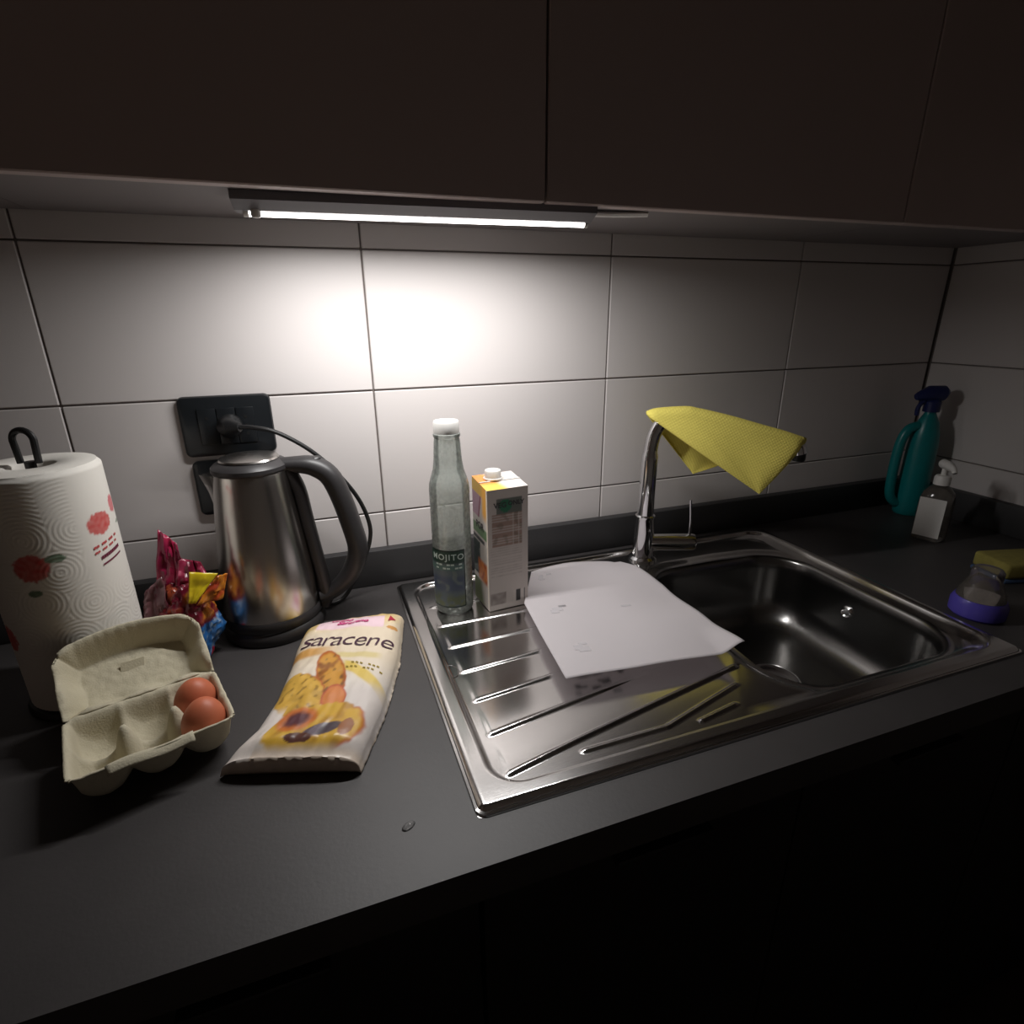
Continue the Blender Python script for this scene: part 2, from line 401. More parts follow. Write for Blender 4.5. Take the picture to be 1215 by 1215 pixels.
def plate_z(x, y):
    e = -rr(x, y, SX0, SX1, SY0, SY1, .010)
    z = .0075*sstep(-.0005, .007, e)
    rec = -rr(x, y, SX0+.026, SX1-.018, SY0+.022, SY1-.018, .036)
    inr = sstep(-.002, .004, rec)
    z -= .0055*inr
    if rec > 0:
        # land between drainer and bowl dips towards the bowl, along a slanting edge
        nx, ny = .827, -.562
        sd = (x-.430)*nx + (y+.390)*ny
        z -= .055*max(0, min(sd, .10))*sstep(0, .006, sd)*sstep(0, .02, rec)
        if x < .42 and y < -.10:
            # raised strips, each ending in a small step at its ridge line
            if .046 < x and sd < .012:
                fade = sstep(.046, .052, x)*sstep(.012, -.004, sd)
                ys = [R[0][1] + (R[-1][1]-R[0][1])*(x-R[0][0])/(R[-1][0]-R[0][0]) for R in RIDGES[:7]]
                for a, b in zip(ys[:-1], ys[1:]):
                    if b < y <= a: z += .0012*fade*sstep(0, 1, (a-y)/(a-b))*sstep(b, b+.0025, y)
            for R in RIDGES:
                if min(R[0][1], R[-1][1])-.01 < y < max(R[0][1], R[-1][1])+.01:
                    d = seg_d(x, y, R)
                    if d < .0045: z += .0021*(math.cos(d/.0045*math.pi)+1)/2
    z -= .004*sstep(.018, .0, rr(x, y, *BOWL))
    return z
def sink():
    t = thing('sink', 'stainless steel inset sink with ribbed drainer on the left', 'sink', ((SX0+SX1)/2, (SY0+SY1)/2, 0))
    nx, ny = 300, 400; V = []; idx = {}; F = []
    xs = np.linspace(SX0, SX1, nx); ys = np.linspace(SY0, SY1, ny)
    keep = {}
    for j, y in enumerate(ys):
        for i, x in enumerate(xs):
            if rr(x, y, *BOWL) > -.006: idx[(i, j)] = len(V); V.append((x, y, plate_z(x, y)))
    for j in range(ny-1):
        for i in range(nx-1):
            q = [(i, j), (i+1, j), (i+1, j+1), (i, j+1)]
            if all(k in idx for k in q): F.append([idx[k] for k in q])
    o = obj('drainer_plate', V, F, M['steel'], t, sharp=180)
    # turned-down outer edge
    pts = []
    for k in range(200): pass
    ring = []
    for (cx, cy, a0) in ((SX1-.01, SY1-.01, 0), (SX0+.01, SY1-.01, 90), (SX0+.01, SY0+.01, 180), (SX1-.01, SY0+.01, 270)):
        for s in range(7):
            a = math.radians(a0+15*s); ring.append((cx+.0105*math.cos(a), cy+.0105*math.sin(a)))
    n = len(ring); V = []
    for (off, z) in ((0, .0002), (.0006, .0012), (0, .0026), (-.003, .0034)):
        for (x, y) in ring:
            dx, dy = x-(SX0+SX1)/2, y-(SY0+SY1)/2; l = math.hypot(dx, dy); V.append((x+dx/l*off, y+dy/l*off, z))
    F = [[r*n+i, r*n+(i+1) % n, (r+1)*n+(i+1) % n, (r+1)*n+i] for r in range(3) for i in range(n)]
    obj('rim_edge', V, F, M['steel'], t)
    # bowl
    x0, x1, y0, y1, r = BOWL; prof = [(-.0005, 0), (.004, -.002), (.008, -.010), (.010, -.03), (.014, -.09), (.022, -.125), (.045, -.142), (.075, -.147), (.13, -.151), (.165, -.153)]
    V = []; n = 0; cx, cy = (x0+x1)/2, (y0+y1)/2
    for (ins, z) in prof:
        rad = max(r-ins*.5, .02); hx, hy = (x1-x0)/2-ins, (y1-y0)/2-ins; rad = min(rad, hx*.98, hy*.98); k = 0
        for (sx, sy, a0) in ((1, 1, 0), (-1, 1, 90), (-1, -1, 180), (1, -1, 270)):
            for s in range(13):
                a = math.radians(a0+7.5*s); px, py = cx+sx*(hx-rad)+rad*math.cos(a), cy+sy*(hy-rad)+rad*math.sin(a)
                V.append((px, py, z + plate_z(*[min(max(c, l), h) for c, l, h in ((px, x0, x1), (py, y0, y1))])*max(0, 1-ins/.012))); k += 1
        n = k
    F = [[q*n+(i+1) % n, q*n+i, (q+1)*n+i, (q+1)*n+(i+1) % n] for q in range(len(prof)-1) for i in range(n)]
    F.append([(len(prof)-1)*n+i for i in range(n)])
    bo = obj('bowl', V, F, M['shaded_steel'], t, sharp=60)
    obj('drain', *lathe([(.045, -.1505), (.045, -.1475), (.040, -.147), (.034, -.150), (.012, -.150), (.010, -.146), (0, -.1455)], cx, cy, 40), M['chrome'], bo)
    dx = x1-.0125
    for dy in (0, .036):
        V, F = [], []
        prof = [(.0145, .0015), (.0145, -.001), (.011, -.003), (.008, -.001), (0, -.001)]
        for (rq, xo) in prof:
            for i in range(24): a = 2*math.pi*i/24; V.append((dx+xo, -.313+dy+rq*math.cos(a)*.8, -.055+rq*math.sin(a)*.8))
        for q in range(4):
            for i in range(24): F.append([q*24+i, q*24+(i+1) % 24, (q+1)*24+(i+1) % 24, (q+1)*24+i])
        if dy == 0: obj('overflow', V, F, M['chrome'], bo)
    # pressed round mark on the drainer
    ring = [(.036+.010*math.cos(a)*.9, -.318+.014*math.sin(a), plate_z(.036, -.318)+.0004) for a in [2*math.pi*i/28 for i in range(28)]]
    obj('pressed_mark', *tube(ring, .0006, 6, closed=True), M['steel'], t)
sink()

# ------------------------------------------------------------------ tap
def tap():
    x, y = .474, -.088; z0 = plate_z(x, y)
    t = thing('mixer_tap', 'chrome mixer tap with long spout turned over the bowl', 'tap', (x, y, z0))
    obj('base_flange', *lathe([(.0, z0), (.027, z0), (.027, z0+.004), (.022, z0+.008), (0, z0+.008)], x, y, 40), M['chrome'], t)
    obj('body', *lathe([(.0195, z0+.006), (.0195, .030), (.0190, .060), (.0175, .085), (.0185, .087), (.0185, .091), (.0165, .093)], x, y, 40), M['chrome'], t)
    sp = smooth_path([(x, y, .09), (x, y, .16), (x+.001, y, .215), (x+.006, y-.003, .250), (x+.022, y-.011, .275), (x+.050, y-.025, .281), (x+.11, y-.055, .268), (x+.17, y-.085, .250), (x+.215, y-.107, .236), (x+.228, y-.113, .228), (x+.232, y-.115, .216)], 6)
    obj('spout', *tube(sp, [.0150 if i < 12 else .0125 for i in range(len(sp))], 20), M['chrome'], t)
    a = (x+.232, y-.115)
    obj('aerator', *lathe([(.0, .203), (.010, .203), (.0115, .206), (.0115, .217), (0, .217)], a[0], a[1], 24), M['black'], t, label='black aerator nozzle')
    # side lever: horizontal barrel pointing right and a thin upright pin
    d = Vector((.94, -.34, 0)); p0 = Vector((x, y, .036))
    h = obj('lever_barrel', *tube([p0+d*s for s in (.012, .02, .060, .092, .098, .100)], [.015, .016, .0165, .0165, .015, .010], 24), M['chrome'], t)
    obj('lever_pin', *tube([p0+d*.088+Vector((0, 0, .010)), p0+d*.087+Vector((0, 0, .045)), p0+d*.083+Vector((0, 0, .085))], [.0030, .0028, .0024], 12), M['chrome'], h)
    return sp
SP = tap()

# ------------------------------------------------------------------ yellow cloth over the spout
def cloth():
    # centre line of the covered part of the spout, carried on a little past its end
    cl = [Vector((.462, -.086, .272)), Vector((.480, -.092, .2775))] + [SP[i] for i in range(30, 49, 2)] + [Vector((.712, -.2055, .2275))]
    cl = smooth_path(cl, 4); nU = len(cl); nV = 61; V = []
    tipF = Vector((.632, -.200, .149)); tipR = Vector((.566, -.098, .166)); r = .0160
    side = Vector((-.43, -.90, 0)).normalized()     # towards the room
    for j in range(nV):
        s = (j/(nV-1))*2-1                          # -1 rear tip, 0 ridge, 1 front tip
        s = math.copysign(abs(s)**1.3, s)
        for i in range(nU):
            u = i/(nU-1); r = .0160 - .0115*max(sstep(.945, 1, u), sstep(.07, 0, u)); c = cl[i] + Vector((0, 0, .0160-r)); tip = tipF if s > 0 else tipR; sg = 1 if s > 0 else -1
            S = c + side*sg*r; L1 = r*math.pi/2; L2 = (tip-S).length; l = abs(s)*(L1+L2)
            if l < L1: q = c + r*(math.sin(l/r)*side*sg + Vector((0, 0, math.cos(l/r))))
            else:
                f = (l-L1)/L2; q = S.lerp(tip, f) + side*sg*(.006*math.sin(f*math.pi) + .003*math.sin(u*8+f*3)*f*(1-f)*2)
            V.append(q)
    F = [[j*nU+i, j*nU+i+1, (j+1)*nU+i+1, (j+1)*nU+i] for j in range(nV-1) for i in range(nU-1)]
    o = obj('dish_cloth', V, F, M['cloth'], sharp=180)
    solid(o, .0016, 0)
    # waffle relief
    nt = M['cloth'].node_tree; N = nt.nodes; tc = N.new('ShaderNodeTexCoord'); mp = N.new('ShaderNodeMapping'); mp.inputs['Rotation'].default_value = (0, .5, .3)
    wv = N.new('ShaderNodeTexWave'); wv.inputs['Scale'].default_value = 75; wv.bands_direction = 'X'
    wv2 = N.new('ShaderNodeTexWave'); wv2.inputs['Scale'].default_value = 75; wv2.bands_direction = 'Z'
    ad = N.new('ShaderNodeMath'); ad.operation = 'ADD'; bp = N.new('ShaderNodeBump'); bp.inputs['Strength'].default_value = .22; bp.inputs['Distance'].default_value = .001
    nt.links.new(tc.outputs['Object'], mp.inputs[0]); nt.links.new(mp.outputs[0], wv.inputs[0]); nt.links.new(mp.outputs[0], wv2.inputs[0])
    nt.links.new(wv.outputs['Fac'], ad.inputs[0]); nt.links.new(wv2.outputs['Fac'], ad.inputs[1]); nt.links.new(ad.outputs[0], bp.inputs['Height'])
    nt.links.new(bp.outputs[0], N['Principled BSDF'].inputs['Normal'])
    tag(o, 'yellow dish cloth draped over the tap spout', 'cloth')
cloth()

# ------------------------------------------------------------------ wall sockets
def socket(x0, x1, z0, z1, label, plugged):
    t = thing('wall_socket', label, 'socket', ((x0+x1)/2, 0, z0), 'wall sockets')
    fr = .016
    p = [box(x0, x1, -.008, -.0002, z1-fr, z1, .003), box(x0, x1, -.008, -.0002, z0, z0+fr, .003),
         box(x0, x0+.022, -.008, -.0002, z0+.004, z1-.004, .003), box(x1-.022, x1, -.008, -.0002, z0+.004, z1-.004, .003)]
    ring = []
    for (cx, cz, a0) in ((x1-.009, z1-.009, 0), (x0+.009, z1-.009, 90), (x0+.009, z0+.009, 180), (x1-.009, z0+.009, 270)):
        for q in range(7): a = math.radians(a0+15*q); ring.append((cx, cz, math.cos(a), math.sin(a)))
    k = len(ring); V = [(cx+(.009-i)*ca, y, cz+(.009-i)*sa) for (i, y) in ((.0, -.0002), (.0, -.005), (.0015, -.0075), (.004, -.0085)) for (cx, cz, ca, sa) in ring]
    F = [[r*k+i, r*k+(i+1) % k, (r+1)*k+(i+1) % k, (r+1)*k+i] for r in range(3) for i in range(k)] + [list(range(k))[::-1], [3*k+i for i in range(k)]]
    fp = fix_normals(obj('frame', V, F, M['socket'], t))
    n = 3; w0, w1 = x0+.024, x1-.024; w = (w1-w0)/n
    for k in range(n):
        m = obj('module', *box(w0+k*w+.0006, w0+(k+1)*w-.0006, -.0105, -.0080, z0+.018, z1-.018, .0012), M['socket'], t)
        cx, cz = w0+(k+.5)*w, (z0+z1)/2
        if not (plugged and k == 1):
            for dz in (-.013, 0, .013):
                V, F = lathe([(.0, 0), (.0024, 0), (.0024, .0006), (0, .0006)], 0, 0, 12)
                obj('pin_hole', [(cx+v.x, -.0108-v.z*.3, cz+dz+v.y) for v in V], F, M['socket_dark'], m)
socket(-.284, -.157, .253, .343, 'black wall socket with the kettle plug in it', True)
socket(-.280, -.153, .160, .246, 'lower black wall socket half hidden behind the kettle', False)

# ------------------------------------------------------------------ kettle and its power base
KX, KY = -.190, -.095
def kettle():
    b = thing('kettle_power_base', 'black round power base under the kettle, cord plugged in above', 'kettle base', (KX, KY, .0003))
    obj('base_plate', *lathe([(0, .0003), (.0725, .0003), (.0740, .004), (.0735, .012), (.071, .018), (.069, .0195), (0, .0195)], KX, KY, 64), M['kettle_black'], b)
    pc = obj('plug', *tube([(-.216, -.0112, .299), (-.216, -.030, .300), (-.212, -.040, .301), (-.200, -.046, .301)], [.017, .017, .012, .007], 20), M['black'], b)
    cp = smooth_path([(-.204, -.045, .301), (-.180, -.054, .300), (-.149, -.060, .291), (-.108, -.062, .262), (-.073, -.060, .222), (-.045, -.058, .176), (-.032, -.056, .132), (-.034, -.055, .100), (-.047, -.056, .068), (-.068, -.058, .030), (-.088, -.062, .0062), (-.115, -.075, .0062)], 6)
    obj('cord', *tube(cp, .0034, 10), M['black'], b)
    k = thing('kettle', 'brushed steel electric kettle with black handle and lid', 'kettle', (KX, KY, .020))
    prof = [(.0, .021), (.066, .021), (.0690, .026), (.0695, .040), (.0672, .085), (.0620, .140), (.0565, .190), (.0520, .228), (.0500, .246), (.0485, .249), (.0, .249)]
    obj('body', *lathe(prof, KX, KY, 72), M['kettle_steel'], k)
    obj('bottom_band', *lathe([(.0700, .0205), (.0716, .024), (.0712, .034), (.0697, .036)], KX, KY, 72, caps=False), M['kettle_black'], k)
    # spout, pointing left
    V, F = [], []
    rings = [(.205, .0565, .001, .005), (.220, .055, .005, .010), (.235, .0535, .011, .014), (.247, .0525, .016, .017)]
    for (z, rb, out, hw) in rings:
        for s in (-1, -.5, 0, .5, 1):
            ang = math.pi + s*hw/rb; d = Vector((math.cos(ang), math.sin(ang), 0)); V.append(Vector((KX, KY, z)) + d*(rb-.002 + out*(1-abs(s))))
    for r in range(3):
        for i in range(4): F.append([r*5+i, r*5+i+1, (r+1)*5+i+1, (r+1)*5+i])
    F.append([0, 1, 2, 3, 4][::-1]); F.append([15, 16, 17, 18, 19])
    obj('spout', V, F, M['kettle_steel'], k, sharp=60)
    lid = obj('lid', *lathe([(.050, .2485), (.0515, .251), (.0510, .256), (.047, .260), (.036, .2655), (.018, .2690), (.0, .2700)], KX, KY, 64), M['kettle_black'], k)
    obj('lid_plate', *lathe([(.040, .2648), (.0385, .2672), (.018, .2712), (.0, .2722)], KX, KY, 48), M['kettle_steel'], lid, label='shiny metal disc on the lid')
    # handle: grip arc and column along the body
    hd = Vector((.990, -.14, 0)).normalized()
    def H(o, z): return Vector((KX, KY, z)) + hd*o
    grip = smooth_path([H(.040, .252), H(.062, .252), H(.086, .248), H(.105, .233), H(.117, .204), H(.128, .158), H(.1345, .118), H(.128, .090), H(.116, .070), H(.098, .052), H(.084, .043), H(.072, .040)], 5)
    n = len(grip)
    obj('handle', *tube(grip, [.0140+.0050*sstep(2, 12, i)*sstep(n-4, n-22, i) for i in range(n)], 18, flat=.80, up=(0, 1, 0)), M['kettle_black'], k)
    col = smooth_path([H(.050, .246), H(.061, .215), H(.066, .170), H(.072, .120), H(.0775, .075), H(.080, .040), H(.074, .026)], 5)
    obj('handle_column', *tube(col, .0125, 14, flat=.8, up=(0, 1, 0)), M['kettle_black'], k)
    s = H(.089, .259)
    obj('switch', *lathe([(0, s.z-.010), (.0085, s.z-.010), (.0085, s.z+.0015), (.007, s.z+.003), (0, s.z+.003)], s.x, s.y, 24), M['black'], k)
kettle()

# ------------------------------------------------------------------ paper towel roll on its holder
RX, RY, RR, RT = -.405, -.182, .065, .297
def towel():
    h = thing('towel_holder', 'black wire holder with a loop handle standing in the paper roll', 'holder', (RX, RY, .0003))
    obj('holder_base', *lathe([(0, .0003), (.068, .0003), (.070, .003), (.068, .009), (.064, .011), (0, .011)], RX, RY, 56), M['black'], h)
    obj('rod', *tube([(RX, RY, .010), (RX, RY, RT+.004)], .0055, 14), M['black'], h)
    d = Vector((.95, -.3, 0))
    c = Vector((RX, RY, RT)); loop = [c-d*.010+Vector((0, 0, .002))]
    for i in range(13):
        a = math.pi - math.pi*i/12; loop.append(c + d*.0115*math.cos(a) + Vector((0, 0, .028+.0115*math.sin(a))))
    loop.append(c+d*.010+Vector((0, 0, .002)))
    obj('loop_handle', *tube(loop, .0036, 10), M['black'], h)
    t = thing('paper_towel_roll', 'white embossed paper towel roll printed with red flowers', 'paper towel', (RX, RY, .0115))
    nu, nv = 280, 230; z0, z1 = .0115, RT; V, col = [], []
    white = rgb(226, 222, 214); red = rgb(196, 60, 56); dred = rgb(120, 20, 40); green = rgb(84, 112, 84)
    cen = []                                         # centres of the embossed rings
    rnd = random.Random(5)
    for a in np.arange(0, 2*math.pi*RR, .047):
        for q, z in enumerate(np.arange(.02, .27, .042)): cen.append((a+(.023 if q % 2 else 0), z+rnd.uniform(-.006, .006)))
    circ = 2*math.pi*RR
    a0 = -1.190                                       # azimuth facing the camera
    def blob(s, z, cs, cz, rs, rz, k=1.0):
        dx, dz = (s-cs)/rs, (z-cz)/rz; return dx*dx+dz*dz + .35*nz(s*300, z*300, k)
    for j in range(nv):
        z = z0 + (z1-z0)*j/(nv-1)
        for i in range(nu):
            a = 2*math.pi*i/nu; s = a*RR; d2 = 9
            for (cs, cz) in cen:
                ds = abs(s-cs); ds = min(ds, circ-ds)
                if ds < .035:
                    dd = ds*ds+(z-cz)**2
                    if dd < d2: d2 = dd
            dd = math.sqrt(d2)
            al = (a - a0 + math.pi) % (2*math.pi) - math.pi; sl = al*RR    # signed arc from the camera-facing line, + to the right
            plain = sstep(.018, .026, sl)*sstep(.13, .17, z)               # the printed field is smoother
            r = RR + .00020*math.cos(dd*2*math.pi/.0046)*(1-plain) - .004*sstep(z1-.008, z1, z)**2
            V.append((RX+r*math.cos(a), RY+r*math.sin(a), z))
            c = white
            for (cs, cz, rs, rz, k, cc) in ((.050, .228, .017, .0135, 1, red), (.083, .242, .010, .011, 3, rgb(200, 96, 104)), (-.026, .196, .017, .016, 5, red), (-.003, .203, .010, .005, 6, green),
                                            (-.029, .166, .007, .004, 7, green), (.088, .218, .006, .002, 8, green), (.012, .048, .013, .013, 9, dred), (-.026, .047, .006, .004, 9, dred),
                                            (-.075, .216, .016, .016, 12, red), (-.085, .105, .016, .016, 13, red)):
                if abs(sl-cs) < 1.6*rs and abs(z-cz) < 1.6*rz: c = mix(c, mix(cc, white, .12+.12*nz(sl*200, z*200)), sstep(1.15, .80, blob(sl, z, cs, cz, rs, rz, k)))
            col.append(c)
    F = [[j*nu+i, j*nu+(i+1) % nu, (j+1)*nu+(i+1) % nu, (j+1)*nu+i] for j in range(nv-1) for i in range(nu)]
    F.append([i for i in range(nu)][::-1])
    # top face with the hollow core, wound slightly uneven
    for (r, z) in ((RR-.010, z1+.0010), (.045, z1+.0014), (.0245, z1+.0004), (.022, z1-.002), (.0215, z1-.06)):
        n0 = len(V)-nu
        for i in range(nu):
            a = 2*math.pi*i/nu; V.append((RX+r*math.cos(a), RY+r*math.sin(a), z)); col.append(white if z > z1-.01 else rgb(120, 100, 84))
        F += [[n0+i, n0+(i+1) % nu, n0+nu+(i+1) % nu, n0+nu+i] for i in range(nu)]
    ro = obj('roll', V, F, M['paper_roll'], t, col=col, sharp=50)
    def on(sl, z, e=.0009):
        a = a0 + sl/RR; return Vector((RX+(RR+e)*math.cos(a), RY+(RR+e)*math.sin(a), z))
    # printed lettering band: two slanting lines under the flower
    for (dz, L, hgt, m) in ((.0, .036, .0030, 'ink_red'), (-.0065, .034, .0026, 'ink_red'), (-.015, .030, .0042, 'ink_wine'), (-.0235, .030, .0022, 'ink_wine')):
        V, F = [], []; k = 10
        for q in range(k):
            if m == 'ink_red' and q % 3 == 2: continue
            s0, s1 = .034+L*q/k+(.006 if m == 'ink_wine' else 0), .034+L*(q+.86 if dz > -.02 else q+1)/k+(.006 if m == 'ink_wine' else 0); zc = .202+dz+.16*(s0-.034)
            n = len(V); V += [on(s0, zc-hgt/2), on(s1, zc-hgt/2+.0006), on(s1, zc+hgt/2+.0006), on(s0, zc+hgt/2)]; F.append([n, n+1, n+2, n+3])
        obj('printed_line', V, F, M[m], ro, smooth=False)
towel()

# ------------------------------------------------------------------ egg box with two eggs
E1 = Vector((.948, .318, 0)); E2 = Vector((.318, -.948, 0)); EO = Vector((-.3175, -.3015, 0)); EH = .074; ED = .108; ER = .047
def eggs():
    t = thing('egg_box', 'open grey pulp egg box holding two brown eggs', 'egg box', (EO.x+.02, EO.y-.05, .001))
    def tray(u, v):
        s = -EH + 2*EH*u; q = ED*v; edge = min(s+EH, EH-s, q, ED-q)
        d = 9
        for cs in (-.0465, 0, .0465):
            for ct in (.030, .078):
                dx, dy = (s-cs)/.0345, (q-ct)/.0345; d = min(d, math.hypot(dx, dy))
        z = -.0425*max(0, 1-d**2.6)
        z = min(z, 0)
        z *= sstep(.002, .008, edge)
        # corners of the plan are rounded
        k = .012; ds = 0
        qx, qy = abs(s)-(EH-k), abs(q-ED/2)-(ED/2-k)
        if qx > 0 and qy > 0:
            l = math.hypot(qx, qy)
            if l > k: s = math.copysign(EH-k+qx*k/l, s); q = ED/2 + math.copysign(ED/2-k+qy*k/l, q-ED/2)
        for cs in (-.0233, .0233):                   # posts between the cells
            z = max(z, -.0425+.048*max(0, 1-(math.hypot(s-cs, (q-.054)*.8)/.0145)**1.3)) if math.hypot(s-cs, (q-.054)*.8) < .0145 else z
        z += .0008*nz(s*140, q*140)
        return EO + E1*s + E2*q + Vector((0, 0, ER+z))
    o = obj('tray', *grid(96, 72, tray), M['pulp'], t, sharp=180); solid(o, .0022, -1)
    # outer skirt of the tray
    al = math.radians(38); DIR = -E2*math.cos(al) + Vector((0, 0, math.sin(al))); NRM = E2*math.sin(al) + Vector((0, 0, math.cos(al)))
    HG = EO + Vector((0, 0, ER+.0015))
    def lid(u, v):
        s = -EH + 2*EH*u; r = .094*v
        top = .094 - .016*abs(u*2-1)**2.2             # the far edge is bowed
        r = top*v
        k = .018; qx, qy = abs(s)-(EH-k), abs(r-top/2)-(top/2-k)
        edge = min(EH-abs(s), r+.004, top-r)
        dep = .034*sstep(0, .022, edge)
        dep *= 1 - .28*max(0, math.cos(s/.0465*2*math.pi+math.pi))*sstep(.045, .060, abs(s))*0
        dep += .004*math.cos(r*2*math.pi/.05)*sstep(.050, .060, abs(s))
        if r < .03: dep -= .010*sstep(.03, 0, r)*math.cos(s/.0465*math.pi)**2
        dep = max(dep, 0)
        if qx > 0 and qy > 0 and v > .5:
            l = math.hypot(qx, qy)
            if l > k: s = math.copysign(EH-k+qx*k/l, s); r = top/2 + math.copysign(top/2-k+qy*k/l, r-top/2)
        dep += .0008*nz(s*140, r*140, 4)
        return HG + E1*s + DIR*r - NRM*dep
    l = obj('lid', *grid(96, 60, lid), M['pulp'], t, sharp=180); solid(l, .0022, 1)
    def onlid(s, r, e): return HG + E1*s + DIR*r - NRM*(.034-e)
    fl = [onlid(-.016, .046, .0012), onlid(.008, .046, .0012), onlid(.010, .057, .007), onlid(-.014, .057, .007)]
    V = fl + [p - NRM*.0015 for p in fl]
    fix_normals(obj('latch_flap', V, [[0, 1, 2, 3], [7, 6, 5, 4], [0, 4, 5, 1], [1, 5, 6, 2], [2, 6, 7, 3], [3, 7, 4, 0]], M['pulp'], l, smooth=False))
    def tab(u, v):
        s = -.042 + .075*u; return EO + E1*s + E2*(ED-.003+.008*v) + Vector((0, 0, ER + .0012 - .006*v*v + .0015*math.sin(u*7)))
    tb = obj('closing_tab', *grid(20, 6, tab), M['pulp'], t); solid(tb, .002, -1)
    for (ct, lab, zt, tilt) in ((.030, 'brown egg at the back, beside the open lid', .0585, .10), (.078, 'brown egg at the front of the egg box', .0600, -.05)):
        c = EO + E1*.0465 + E2*ct; V, F = [], []
        n, mm = 40, 26
        for j in range(mm+1):
            ph = math.pi*j/mm; zz = -math.cos(ph); rr_ = math.sin(ph)*(1-.10*zz)
            for i in range(n): a = 2*math.pi*i/n; V.append(Vector((rr_*.0222*math.cos(a), rr_*.0222*math.sin(a), zz*.0275)))
        R_ = Matrix.Rotation(tilt, 3, 'X') @ Matrix.Rotation(.12, 3, 'Y')
        V = [R_ @ v + Vector((c.x, c.y, zt-.022)) for v in V]
        F = [[j*n+i, j*n+(i+1) % n, (j+1)*n+(i+1) % n, (j+1)*n+i] for j in range(mm) for i in range(n)]
        tag(obj('egg', V, F, M['egg'], sharp=180), lab, 'egg', 'eggs in the egg box')
eggs()

# ------------------------------------------------------------------ pack of toasts
PL = [(-.146, -.163), (-.160, -.217), (-.166, -.256), (-.182, -.326), (-.202, -.376), (-.232, -.410)]
PR = [(-.004, -.170), (-.027, -.277), (-.061, -.379), (-.095, -.455)]
def pline(P, t):
    d = [0]
    for a, b in zip(P[:-1], P[1:]): d.append(d[-1]+math.hypot(b[0]-a[0], b[1]-a[1]))
    t = max(0, min(1, t))*d[-1]
    for i in range(len(P)-1):
        if t <= d[i+1] or i == len(P)-2:
            f = (t-d[i])/(d[i+1]-d[i]); return Vector((P[i][0]+(P[i+1][0]-P[i][0])*f, P[i][1]+(P[i+1][1]-P[i][1])*f, 0))
def pack_pt(u, v, e=0.0):
    """point on the upper side of the pack; u across, v from the far seal to the near end"""
    a, b = pline(PL, v), pline(PR, v); p = a.lerp(b, u)
    w = abs(2*u-1)
    h = .029*(1-w**5)**.5*sstep(-.16, .14, v)*(1-sstep(.92, 1.0, v)*.32) + .004
    h += .004*(1-sstep(0, .16, v))
    h += .0016*nz(u*7, v*9, 2)*(1-w**4) + .0011*nz(u*16, v*16, 8)*(1-w**4)
    h += .0022*math.exp(-((v-.13)/.03)**2)*math.sin(u*14)
    return Vector((p.x, p.y, h+e))
